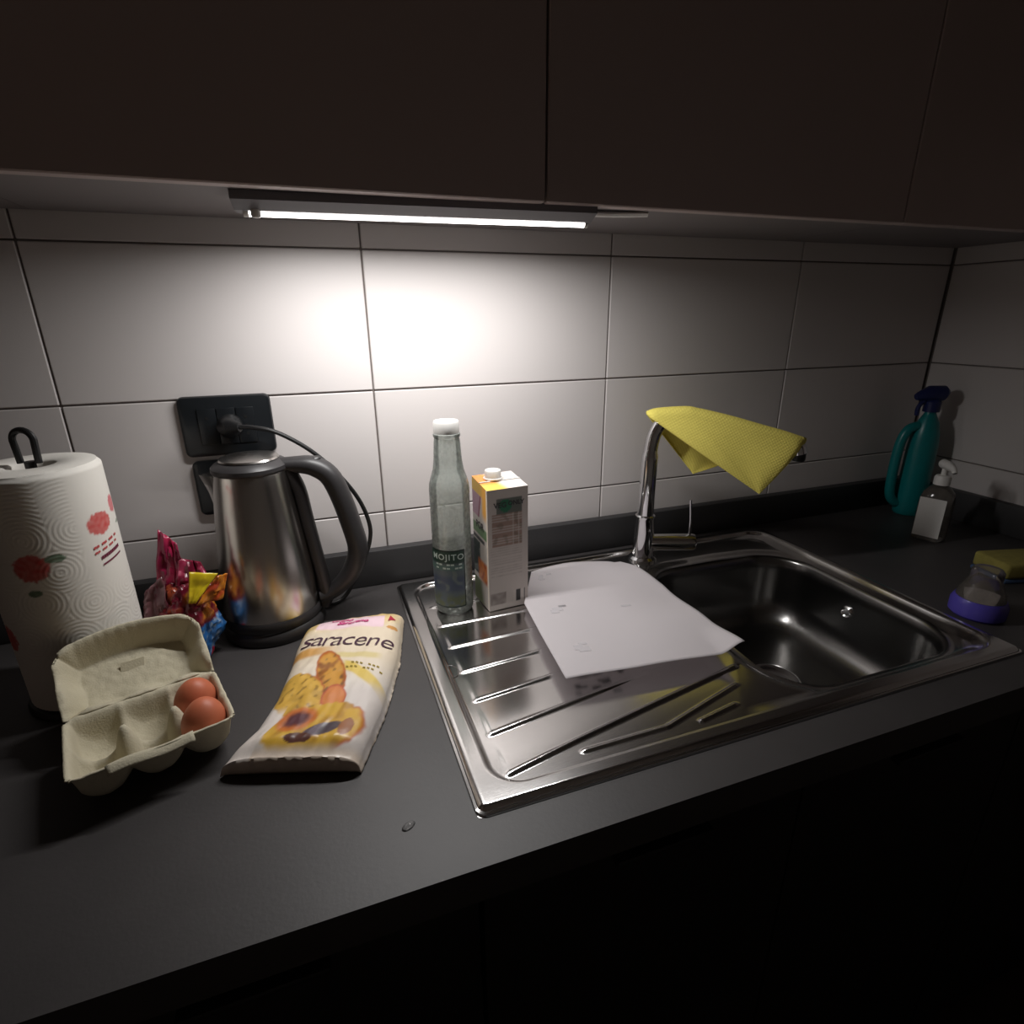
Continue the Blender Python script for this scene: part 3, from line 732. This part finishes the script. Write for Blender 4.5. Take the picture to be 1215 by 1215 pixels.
def pack_col(u, v):
    cream = rgb(228, 212, 188); pale = rgb(222, 214, 206); yel = rgb(222, 180, 62); gold = rgb(200, 140, 40); white = rgb(226, 216, 208)
    n1 = nz(u*9, v*14, 1); n2 = nz(u*22, v*30, 3)
    c = mix(cream, pale, sstep(.35, .7, v))
    c = mix(c, yel, .55*sstep(.16, .05, abs(v-.02))*sstep(.62, .40, abs(u-.45)) + .35*sstep(.12, 0, u)*sstep(.3, .1, v))
    if v < .17 and abs(u-.5) < .33: c = mix(c, rgb(236, 206, 214), sstep(.07, .045, abs(v-.09-.06*(u-.5))))
    # golden band below the name
    bv = .325+.10*u*u; c = mix(c, gold, .85*sstep(.055, .02, abs(v-bv))*sstep(.52, .18, u))
    c = mix(c, rgb(206, 186, 84), .55*sstep(.03, .01, abs(v-(.345+.09*u)))*sstep(.3, .5, u)*sstep(.9, .8, u))
    # swoosh
    sv = .445+.19*(u-.5)/.45*max(0, (u-.5)/.45)**.3 if u > .5 else .445
    c = mix(c, rgb(220, 188, 62), .85*sstep(.045, .025, abs(v-sv-.015))*sstep(.5, .58, u)*sstep(1.02, .96, u))
    if u > .45: c = mix(c, rgb(214, 204, 198), sstep(.58, .68, v)*sstep(.62, .78, u)*.8)
    # oval slices
    def oval(cu, cv, ru, rv, ang):
        du, dv = (u-cu), (v-cv)*1.9; x = du*math.cos(ang)+dv*math.sin(ang); y = -du*math.sin(ang)+dv*math.cos(ang)
        return (x/ru)**2 + (y/rv)**2 + .12*n2
    def ink(d, x): return mix(c, x, sstep(1.06, .88, d))
    brown = mix(rgb(206, 150, 66), rgb(150, 92, 40), sstep(-.1, .45, n1+.5*n2))
    d = oval(.462, .535, .128, .385, -.33)
    if d < 1.06: c = ink(d, mix(mix(brown, rgb(176, 92, 40), sstep(.55, .95, d)), rgb(110, 78, 34), .6*sstep(.25, .5, n2)))
    d = oval(.250, .655, .205, .335, -.55)
    if d < 1.06:
        q = mix(mix(rgb(222, 186, 84), brown, .45), rgb(172, 52, 42), sstep(.68, .98, d)*sstep(.2, .5, u+.35*(.7-v)))
        c = ink(d, mix(q, rgb(140, 104, 44), .7*sstep(.28, .45, n2)))
    d = oval(.575, .700, .105, .170, -.35)
    if d < 1.06: c = ink(d, mix(rgb(214, 134, 78), rgb(184, 78, 56), sstep(.5, 1, d)))
    d = oval(.570, .872, .375, .265, -.10)
    if d < 1.06: c = ink(d, mix(mix(rgb(212, 168, 62), brown, .5*sstep(0, .5, n1)), rgb(176, 48, 40), .85*sstep(.72, 1.0, d)*sstep(.74, .84, u)))
    d = oval(.375, .825, .165, .140, 0)
    if d < 1.2: c = mix(c, rgb(200, 112, 52), sstep(1.2, .6, d)); c = mix(c, rgb(92, 52, 60), sstep(.60, .10, d))
    d = oval(.640, .888, .145, .066, -.25)
    if d < 1.06: c = ink(d, mix(mix(rgb(70, 58, 66), rgb(120, 88, 74), sstep(.6, 1, d)), rgb(140, 128, 138), .6*sstep(.1, .5, n1)))
    d = oval(.49, .928, .11, .045, .1)
    if d < 1.06: c = ink(d, rgb(92, 56, 48))
    d = oval(.815, .878, .055, .085, 0)
    if d < 1.06: c = ink(d, rgb(150, 88, 36))
    if v > .945: c = mix(c, rgb(216, 200, 184), sstep(.945, .985, v))
    if u < .22: c = mix(c, white, sstep(.72, .80, v))
    # corner mark
    d = oval(.915, .170, .055, .030, 0)
    if d < 1: c = rgb(206, 150, 84)
    return c
def pack():
    t = thing('toast_pack', 'crinkled cream pack of toasts lying flat beside the drainer', 'food pack', (-.12, -.31, .0004))
    nu, nv = 110, 190; V, col = [], []
    for j in range(nv):
        v = j/(nv-1)
        for i in range(nu): u = i/(nu-1); V.append(pack_pt(u, v)); col.append(pack_col(u, v))
    F = [[j*nu+i+1, j*nu+i, (j+1)*nu+i, (j+1)*nu+i+1] for j in range(nv-1) for i in range(nu-1)]
    loop = [i for i in range(nu)] + [j*nu+nu-1 for j in range(1, nv)] + [(nv-1)*nu+i for i in range(nu-2, -1, -1)] + [j*nu for j in range(nv-2, 0, -1)]
    side = rgb(206, 190, 172); n0 = len(V)
    cx = Vector((-.12, -.30, 0))
    rings = [(.0035, .55), (.001, .1)]
    base = loop; prev = list(loop)
    for (out, fz) in ((.0015, .62), (.0010, .28), (-.003, .0)):
        cur = []
        for q in loop:
            p = V[q]; d = (Vector((p.x, p.y, 0))-cx).normalized(); cr = .0014*nz(p.x*160, p.y*160, fz*9)
            V.append(Vector((p.x+d.x*(out+cr), p.y+d.y*(out+cr), max(.0004, p.z*fz))) if fz else Vector((p.x+d.x*out, p.y+d.y*out, .0004))); col.append(side); cur.append(len(V)-1)
        k = len(loop)
        F += [[prev[i], prev[(i+1) % k], cur[(i+1) % k], cur[i]] for i in range(k)]; prev = cur
    F.append(prev)
    o = fix_normals(obj('pack_film', V, F, M['film'], t, col=col, sharp=75))
    def pm(u0, v0, ang, su=1/.150, sv=1/.29):
        ca, sa = math.cos(ang), math.sin(ang)
        def f(x, y):
            X, Y = x*ca-y*sa, x*sa+y*ca
            return pack_pt(min(.99, max(.01, u0+X*su)), min(.99, max(.01, v0-Y*sv)), .0011)
        return f
    name = 'saracene'
    xs = [.125, .225, .315, .41, .515, .63, .755, .885]
    for k, ch in enumerate(name):
        u = xs[k]; v = .215+.115*u; sz = .038 if ch != 's' else .042
        obj('letter', *text_mesh(ch, sz*1.15, pm(u, v-.005, -.08+.03*(k % 3)), bold=-.0003, shear=.16), M['ink_purple'], t, smooth=False)
    obj('brand_line', *text_mesh('Grano', .0125, pm(.40, .060, -.10), bold=.0004, shear=.3), M['ink_magenta'], t, smooth=False)
    obj('brand_line', *text_mesh('Saraceno', .0125, pm(.52, .105, -.10), bold=.0004, shear=.3), M['ink_magenta'], t, smooth=False)
    V = [pack_pt(*q, .0016) for q in ((.87, .115), (.885, .06), (.945, .10))]
    obj('red_mark', V, [[0, 1, 2]], mat('ink_crimson', rgb(170, 34, 60), .5), t, smooth=False)
    for k in range(9):
        for r in range(2):
            u = .575+.04*k; v = .455+.030*r+.20*max(0, (u-.55))**1.4
            V = [pack_pt(u, v, .0007), pack_pt(u+.026, v+.006, .0007), pack_pt(u+.026, v+.016, .0007), pack_pt(u, v+.010, .0007)]
            if (k+r) % 4: obj('small_print', V, [[0, 1, 2, 3]], M['ink_olive'], t, smooth=False)
pack()

# ------------------------------------------------------------------ crumpled sweet bag
def bag():
    bx_, by_ = -.294, -.160
    t = thing('sweet_bag', 'crumpled red plastic sweet bag between paper roll and kettle', 'bag', (bx_, by_, .0005))
    nu, nv = 72, 48; V, col = [], []
    for j in range(nv+1):
        ph = math.pi*j/nv
        for i in range(nu):
            a = 2*math.pi*i/nu; d = Vector((math.sin(ph)*math.cos(a), math.sin(ph)*math.sin(a), -math.cos(ph)))
            k = 1 + .22*nz(d.x*2.1, d.y*2.1, d.z*2.1+3) - .16*abs(nz(d.x*5, d.y*5, d.z*5+7)) - .08*abs(nz(d.x*11, d.y*11, d.z*11))
            z = .058 + d.z*.062*k
            p = Vector((bx_ + d.x*.040*k, by_ + d.y*.038*k, max(.0006, z)))
            V.append(p)
            n1 = nz(d.x*3, d.y*3, d.z*3+1); c = rgb(112, 24, 44)
            if d.z < -.05: c = mix(c, rgb(196, 26, 48), sstep(-.1, .25, n1+.25))
            if d.z > .15: c = mix(c, rgb(150, 66, 40), sstep(0, .3, n1+.1))
            if d.x > .25 and d.z > .25: c = mix(c, rgb(190, 120, 44), sstep(-.1, .3, n1))
            if d.x > .45 and d.z < .12 and d.z > -.75: c = mix(rgb(46, 104, 168), rgb(150, 170, 190), sstep(.15, .4, nz(d.x*9, d.y*9, d.z*9)))
            if d.x < -.35: c = mix(c, rgb(84, 14, 34), .8)
            col.append(c)
    F = [[j*nu+i, j*nu+(i+1) % nu, (j+1)*nu+(i+1) % nu, (j+1)*nu+i] for j in range(nv) for i in range(nu)]
    obj('bag_body', V, F, M['bagfilm'], t, col=col, sharp=28)
    def flap(name, P00, P10, P11, P01, c1, c2, seed, amp=.006):
        P = [Vector(p) for p in (P00, P10, P11, P01)]; n = 16; V, col = [], []
        nn = (P[1]-P[0]).cross(P[3]-P[0]).normalized()
        for j in range(n):
            for i in range(n):
                u, v = i/(n-1), j/(n-1); p = (P[0]*(1-u)+P[1]*u)*(1-v) + (P[3]*(1-u)+P[2]*u)*v
                q = nz(u*3, v*3, seed); V.append(p + nn*amp*(q+.8*abs(nz(u*6, v*6, seed+5)))); col.append(mix(c1, c2, sstep(-.2, .4, nz(u*2.4, v*2.4, seed+9))))
        F = [[j*n+i, j*n+i+1, (j+1)*n+i+1, (j+1)*n+i] for j in range(n-1) for i in range(n-1)]
        o = obj(name, V, F, M['bagfilm'], t, col=col, sharp=30); solid(o, .0005, 0)
    z = lambda x, y, h: (bx_+x, by_+y, h)
    flap('bag_flap', z(-.030, .005, .100), z(.014, .000, .104), z(.006, .012, .170), z(-.014, .020, .190), rgb(138, 30, 66), rgb(176, 40, 78), 2)
    flap('bag_flap', z(-.005, -.012, .105), z(.045, -.005, .098), z(.030, .006, .142), z(.004, .010, .150), rgb(120, 24, 50), rgb(170, 60, 90), 6)
    flap('bag_flap', z(.014, -.030, .100), z(.022, -.028, .098), z(.052, -.016, .131), z(.020, -.020, .140), rgb(224, 200, 40), rgb(214, 186, 40), 11, .002)
    flap('bag_flap', z(.022, -.030, .096), z(.052, -.018, .094), z(.062, -.008, .126), z(.050, -.016, .128), rgb(196, 120, 36), rgb(160, 60, 34), 13, .004)
    flap('bag_flap', z(-.052, -.010, .060), z(-.010, -.022, .075), z(-.016, -.004, .132), z(-.040, .004, .112), rgb(120, 84, 88), rgb(86, 24, 40), 17)
bag()

# ------------------------------------------------------------------ bottle on the drainer
def bottle():
    x, y = .083, -.150; z0 = max(plate_z(x+dx, y+dy) for dx in (-.02, 0, .02) for dy in (-.02, -.01, 0, .01, .02))+.0004
    t = thing('glass_bottle', 'pale green glass bottle with white cap and dark label', 'bottle', (x, y, z0))
    R = .0305
    pr = [(0, z0+.004), (.018, z0+.003), (.026, z0), (.0290, z0+.002), (R, z0+.007), (R, .205), (.0298, .214), (.0268, .225), (.0232, .236), (.0212, .250), (.0196, .275), (.0186, .284), (.0200, .286), (.0200, .290), (.0170, .292)]
    obj('glass_body', *lathe(pr, x, y, 56), M['glass'], t)
    ca = obj('cap', *lathe([(.0, .2905), (.0188, .2905), (.0192, .293), (.0190, .306), (.0176, .3085), (0, .309)], x, y, 36), M['white_plastic'], t, label='white screw cap')
    # label wraps the left and front
    a0, a1, zb, zt = math.radians(-198), math.radians(-66), z0+.014, .116; n, k = 60, 60; V, col = [], []
    for j in range(k):
        q = j/(k-1)
        for i in range(n):
            u = i/(n-1); a = a0+(a1-a0)*u; V.append((x+(R+.0004)*math.cos(a), y+(R+.0004)*math.sin(a), zb+(zt-zb)*q))
            c = rgb(92, 102, 108)
            c = mix(c, rgb(74, 84, 104), sstep(.18, .08, abs(q-.42))); c = mix(c, rgb(120, 130, 122), sstep(.2, .45, nz(u*6, q*8, 2))*.6)
            c = mix(c, rgb(98, 104, 72), sstep(.30, .12, q)*sstep(-.2, .3, nz(u*7, q*9, 5)+.1)); c = mix(c, rgb(34, 64, 52), sstep(.74, .80, q)); c = mix(c, rgb(84, 112, 106), sstep(.06, .03, abs(q-.70)))
            if u > .975 or q > .975 or q < .025: c = rgb(16, 36, 30)
            col.append(c)
    F = [[j*n+i, j*n+i+1, (j+1)*n+i+1, (j+1)*n+i] for j in range(k-1) for i in range(n-1)]
    lb = obj('label', V, F, M['print'], t, col=col, label='dark green and blue paper label')
    def on(dx, z): a = math.radians(-69)+dx/R; return Vector((x+(R+.0009)*math.cos(a), y+(R+.0009)*math.sin(a), z))
    obj('lettering', *text_mesh('MOJITO', .0135, lambda p, q: on(p, .1045+q), bold=.0002, spacing=1.15, align='RIGHT'), M['ink_white'], lb, smooth=False)
    for r in range(2):
        for k in range(7):
            s0 = -.046+.0062*k; zz = .091-.006*r
            if (k+r) % 3 == 2: continue
            obj('printed_line', [on(s0, zz), on(s0+.005, zz), on(s0+.005, zz+.0028), on(s0, zz+.0028)], [[0, 1, 2, 3]], M['ink_white'], lb, smooth=False)
bottle()

# ------------------------------------------------------------------ drink carton
def carton():
    ang = math.radians(5); W, D, H = .068, .062, .204
    c0 = Vector((.131, -.187, 0)); ex = Vector((math.cos(ang), math.sin(ang), 0)); ey = Vector((-math.sin(ang), math.cos(ang), 0))
    z0 = max(plate_z(c0.x+a*W, c0.y+b*D) for a in np.linspace(0, 1, 9) for b in np.linspace(0, 1, 17))+.0004
    cc = c0 + ex*W/2 + ey*D/2
    t = thing('drink_carton', 'white and orange drink carton with white cap', 'carton', (cc.x, cc.y, z0))
    P = lambda u, v, z: c0 + ex*(u*W) + ey*(v*D) + Vector((0, 0, z))
    # skin: front, right, back, left as fine grids, sloping top
    def face(name, fn, cf, nu=44, nv=100):
        V, col = [], []
        for j in range(nv):
            for i in range(nu): u, v = i/(nu-1), j/(nv-1); V.append(fn(u, v)); col.append(cf(u, v))
        F = [[j*nu+i, j*nu+i+1, (j+1)*nu+i+1, (j+1)*nu+i] for j in range(nv-1) for i in range(nu-1)]
        return obj(name, V, F, M['print'], t, col=col, sharp=180)
    zz = lambda v, top: z0 + v*(top-z0)
    zf, zb = H+z0-.002, H+z0+.006
    white = rgb(214, 206, 200); grey = rgb(176, 168, 164); org = rgb(228, 128, 40); yel = rgb(236, 190, 84); grn = rgb(92, 140, 84); dk = rgb(84, 84, 86)
    def front(u, v):
        c = mix(white, rgb(196, 184, 178), .6); n = nz(u*8, v*22, 2)
        if .545 < v < .80 and u > .10 and u < .86:
            band = (v*44) % 1; c = mix(c, rgb(138, 96, 78), .75*(1 if band < .62 else .25)); c = mix(c, rgb(90, 84, 62), .4*sstep(.1, .3, n))
            if abs(u-.62) < .012 or abs(u-.76) < .010: c = mix(c, white, .5)
        if .28 < v < .53 and .06 < u < .86:
            if (v*56) % 1 < .45: c = mix(c, rgb(150, 138, 134), .35+.3*n)
        if .80 < v < .92 and .22 < u < .84: c = mix(c, rgb(72, 84, 76), .85*sstep(.14, .20, .5-abs(u-.53)))
        if math.hypot((u-.44)*W, (v-.865)*H) < .0105: c = rgb(44, 116, 84)
        if .05 < v < .145:
            if .62 < u < .92: c = rgb(52, 50, 52) if (u*38 + .3*nz(u*20, 3)) % 1 < .55 else mix(c, white, .4)
            elif .04 < u < .42: c = mix(c, rgb(100, 84, 80), .55+.4*n)
        return c
    def left(u, v):      # u: 0 far edge, 1 near (camera) edge
        c = white; n = nz(u*6, v*16, 9)
        if v > .90: c = yel
        if v > .70: c = mix(c, rgb(224, 160, 60), sstep(.0, .2, u-.55-(.0 if v > .9 else 0))*sstep(.70, .80, v))
        if .72 < v < .90 and u < .62-.9*(.90-v): c = mix(rgb(190, 150, 170), rgb(140, 40, 60), sstep(.05, .0, abs(u-.55+.9*(.90-v))))
        if .58 < v < .66: c = mix(c, grn, .85)
        if .53 < v < .57 and u < .75 and (v*90) % 1 < .6: c = dk
        if .24 < v < .52 and u < .45: c = mix(rgb(60, 72, 70), rgb(120, 124, 122), sstep(0, .4, n))
        if .18 < v < .40 and u > .25: c = mix(c, mix(org, rgb(196, 84, 30), sstep(0, .4, n)), sstep(.25, .35, u)*sstep(.95, .85, u)*sstep(.18, .23, v)*sstep(.40, .36, v))
        if v < .20: c = mix(rgb(96, 108, 60), c, sstep(.45, .8, u+.6*v))
        if u > .93: c = rgb(226, 214, 200)
        return c
    f = face('front_panel', lambda u, v: P(u, 0, zz(v, zf)), front)
    l = face('left_panel', lambda u, v: P(0, 1-u, zz(v, zf+(zb-zf)*(1-u))), left)
    face('right_panel', lambda u, v: P(1, u, zz(v, zf+(zb-zf)*u)), lambda u, v: mix(white, grey, .3), 4, 4)
    face('back_panel', lambda u, v: P(1-u, 1, zz(v, zb)), lambda u, v: mix(white, org, .5*sstep(.5, .6, v)), 4, 12)
    def topc(u, v):
        c = mix(yel, rgb(232, 150, 80), sstep(.2, .5, v)); c = mix(c, white, sstep(.40, .62, u+.2*v)); return c
    face('top_panel', lambda u, v: P(u, v, zf+(zb-zf)*v), topc, 30, 30)
    face('bottom_panel', lambda u, v: P(u, 1-v, z0), lambda u, v: white, 3, 3)
    obj('top_seam', *tube([P(.0, .48, (zf+zb)/2+.0006), P(1, .48, (zf+zb)/2+.0006)], .0012, 6), M['white_plastic'], t)
    q = P(.40, .66, 0); zt = (zf+zb)/2+.0015
    obj('cap', *lathe([(0, zt), (.0150, zt), (.0152, zt+.002), (.0130, zt+.0025), (.0130, zt+.0125), (.0120, zt+.0140), (0, zt+.0142)], q.x, q.y, 32), M['white_plastic'], t)
    fm = lambda u0, v0: (lambda x, y: P(u0+x/W, -.008, zz(v0, zf)+y))
    obj('lettering', *text_mesh('VEG', .0115, fm(.31, .872), bold=.0003), M['ink_dark'], f, smooth=False)
    obj('lettering', *text_mesh('ONLY', .0100, fm(.70, .880), bold=.0003), M['ink_dark'], f, smooth=False)
    obj('lettering', *text_mesh('POR', .0165, lambda x, y: P(-.008, .52-x/D, zz(.675, zf)+y-.25*x*0), bold=.0005), M['ink_dark'], l, smooth=False)
carton()

# ------------------------------------------------------------------ sheet of paper on the drainer
def sheet():
    # outline corners: far-left, near-left, near-right, far-right (x, y)
    nU, nV = 61, 61; V = []
    L = [(.244, -.082), (.185, -.200), (.172, -.300), (.160, -.412)]
    Rr_ = [(.430, -.100), (.436, -.215), (.424, -.320), (.412, -.436)]
    for j in range(nV):
        v = j/(nV-1)
        for i in range(nU):
            u = i/(nU-1); p = pline(L, v).lerp(pline(Rr_, v), u)
            h = .008 + .015*v**1.3 + .003*(1-u)**2*math.sin(v*math.pi)
            h += .016*sstep(.86, 1, u)*sstep(.75, 1, v)
            h += .0035*sstep(.55, 1, u)*math.sin(v*11)
            # the far edge is bowed
            y = p.y + .020*math.sin(math.pi*min(1, u*1.1))*(1-v)**3 if u < .95 else p.y
            h += .0010*nz(u*4, v*4, 5)
            if u > .8 and v < .10: p = p + Vector((-.012*(1-v/.10)*sstep(.8, 1, u), -.008*(1-v/.10)*sstep(.8, 1, u), 0))
            V.append((p.x, y, h+.0008))
    F = [[j*nU+i+1, j*nU+i, (j+1)*nU+i, (j+1)*nU+i+1] for j in range(nV-1) for i in range(nU-1)]
    o = obj('paper_sheet', V, F, M['paper'], sharp=180); solid(o, .0005, 0)
    tag(o, 'white sheet of paper lying across the drainer in front of the tap', 'paper')
    def on(u, v, e):
        i = min(nU-1, max(0, u*(nU-1))); j = min(nV-1, max(0, v*(nV-1))); p = Vector(V[int(round(j))*nU+int(round(i))]); return p + Vector((0, 0, e))
    r = random.Random(8)
    for (u, v, n) in ((.12, .10, 4), (.16, .47, 3), (.24, .46, 2), (.17, .80, 5), (.60, .50, 2)):
        for k in range(n):
            q = mat_show
            du, dv = r.uniform(-.04, .04), r.uniform(-.03, .03)
            pts = [on(u+du, v+dv, .0006), on(u+du+.05, v+dv, .0006), on(u+du+.05, v+dv+.025, .0006), on(u+du, v+dv+.025, .0006)]
            pp = obj('faint_print', pts, [[0, 3, 2, 1]], M['show'], o, smooth=False)
    for k in range(26):   # print on the underside
        u, v = .06+.34*r.random(), .70+.26*r.random()
        pts = [on(u, v, -.0007), on(u+.04, v, -.0007), on(u+.04, v+.02, -.0007), on(u, v+.02, -.0007)]
        obj('printed_line', pts, [[0, 1, 2, 3]], M['ink_grey'], o, smooth=False)
mat_show = None
M['show'] = mat('show_through_print', rgb(184, 179, 182), .75)
sheet()

# ------------------------------------------------------------------ things at the dark end of the worktop
def spray():
    x, y = 1.206, -.078
    t = thing('detergent_bottle', 'teal detergent bottle with grip and navy trigger in the corner', 'bottle', (x, y, .0004))
    rot = math.atan2(-.333, .943)
    pr = [(0, .0004), (.034, .0004), (.037, .004), (.038, .02), (.037, .10), (.036, .16), (.033, .190), (.026, .215), (.016, .232), (.013, .238), (.013, .250), (0, .250)]
    obj('bottle_body', *lathe(pr, x, y, 40, sx=.85, sy=.78, rot=rot), M['teal'], t)
    left = Vector((-.943, .333, 0)); c = Vector((x, y, 0))
    gp = smooth_path([c+left*.018+Vector((0, 0, .208)), c+left*.040+Vector((0, 0, .200)), c+left*.052+Vector((0, 0, .170)), c+left*.055+Vector((0, 0, .11)), c+left*.051+Vector((0, 0, .05)), c+left*.036+Vector((0, 0, .028)), c+left*.020+Vector((0, 0, .026))], 5)
    obj('grip', *tube(gp, .0105, 14), M['teal'], t)
    hd = obj('trigger_head', *tube([c-left*.024+Vector((0, 0, .278)), c-left*.018+Vector((0, 0, .280)), c+left*.012+Vector((0, 0, .280)), c+left*.034+Vector((0, 0, .274)), c+left*.040+Vector((0, 0, .272))], [.012, .017, .017, .010, .007], 18), M['navy'], t)
    obj('collar', *lathe([(.0165, .240), (.0165, .262), (.012, .268)], x, y, 24), M['navy'], t)
    obj('trigger', *tube(smooth_path([c+left*.018+Vector((0, 0, .268)), c+left*.030+Vector((0, 0, .250)), c+left*.030+Vector((0, 0, .232))], 4), .0045, 10), M['navy'], t)
spray()

def dispenser():
    x, y = 1.098, -.205
    t = thing('soap_dispenser', 'clear pump soap dispenser with a white label near the corner', 'dispenser', (x, y, .0004))
    rot = math.radians(20)
    n = 40; V, F = [], []
    prof = [(.030, .0004), (.033, .003), (.034, .010), (.034, .085), (.031, .100), (.020, .112), (.013, .116), (.0125, .120)]
    for (r, z) in prof:
        for i in range(n):
            a = 2*math.pi*i/n; k = (abs(math.cos(a))**4+abs(math.sin(a))**4)**-.25; k = 1+(k-1)*(1 if z < .1 else .4)
            V.append(Vector((x, y, z)) + Matrix.Rotation(rot, 3, 'Z') @ Vector((r*.84*k*math.cos(a), r*.84*k*math.sin(a), 0)))
    F = [[j*n+i, j*n+(i+1) % n, (j+1)*n+(i+1) % n, (j+1)*n+i] for j in range(len(prof)-1) for i in range(n)]; F.append(list(range(n))[::-1])
    obj('bottle_body', V, F, M['clear'], t)
    Rm = Matrix.Rotation(rot, 3, 'Z'); c = Vector((x, y, 0))
    lv = [c + Rm @ Vector((-.0292, s*.023, z)) for s in (1, -1) for z in (.010, .092)]
    V = lv + [c + Rm @ Vector((-.0298, s*.023, z)) for s in (1, -1) for z in (.010, .092)]
    fix_normals(obj('label', V, [[0, 1, 3, 2], [4, 6, 7, 5], [0, 2, 6, 4], [1, 5, 7, 3], [0, 4, 5, 1], [2, 3, 7, 6]], M['white_plastic'], t, smooth=False))
    lv = [c + Rm @ Vector((s*.021, -.0292, z)) for s in (1, -1) for z in (.010, .092)]
    V = lv + [c + Rm @ Vector((s*.021, -.0298, z)) for s in (1, -1) for z in (.010, .092)]
    obj('collar', *lathe([(.0145, .117), (.0145, .132), (.012, .136), (.005, .137), (.005, .150)], x, y, 24), M['white_plastic'], t)
    d = Vector((-.5, -.86, 0))
    obj('pump_head', *tube([c-d*.014+Vector((0, 0, .157)), c-d*.010+Vector((0, 0, .158)), c+d*.012+Vector((0, 0, .158)), c+d*.030+Vector((0, 0, .155)), c+d*.036+Vector((0, 0, .149))], [.006, .0095, .0090, .0055, .0040], 14), M['white_plastic'], t)
dispenser()

def sponge():
    t = thing('sponge', 'olive dish sponge with blue scouring side by the right-hand wall', 'sponge', (1.065, -.385, .0004))
    obj('scourer', *box(1.010, 1.120, -.420, -.350, .0004, .008, .002, 2, rot=-.25), M['scour'], t)
    obj('foam', *box(1.010, 1.120, -.420, -.350, .0082, .036, .006, 3, rot=-.25), M['sponge'], t)
sponge()

def violet():
    x, y = .852, -.455
    t = thing('washing_up_bottle', 'small squat bottle with violet base beside the sink bowl', 'bottle', (x, y, .0004))
    obj('violet_base', *lathe([(0, .0004), (.034, .0004), (.037, .004), (.037, .022), (.033, .030), (0, .030)], x, y, 36), M['purple'], t)
    obj('clear_shoulder', *lathe([(.032, .0304), (.030, .040), (.024, .052), (.021, .060), (.021, .074), (.018, .078), (0, .078)], x, y, 32), M['clear'], t)
violet()

# small drop of water on the worktop
V, F = lathe([(.0060, .0002), (.0056, .0010), (.0042, .0020), (.002, .0025), (0, .0026)], -.059, -.536, 24, sx=1.2, sy=.7, rot=.5)
tag(obj('water_drop', V, F, M['water']), 'small water drop on the worktop in front of the drainer', 'drop')
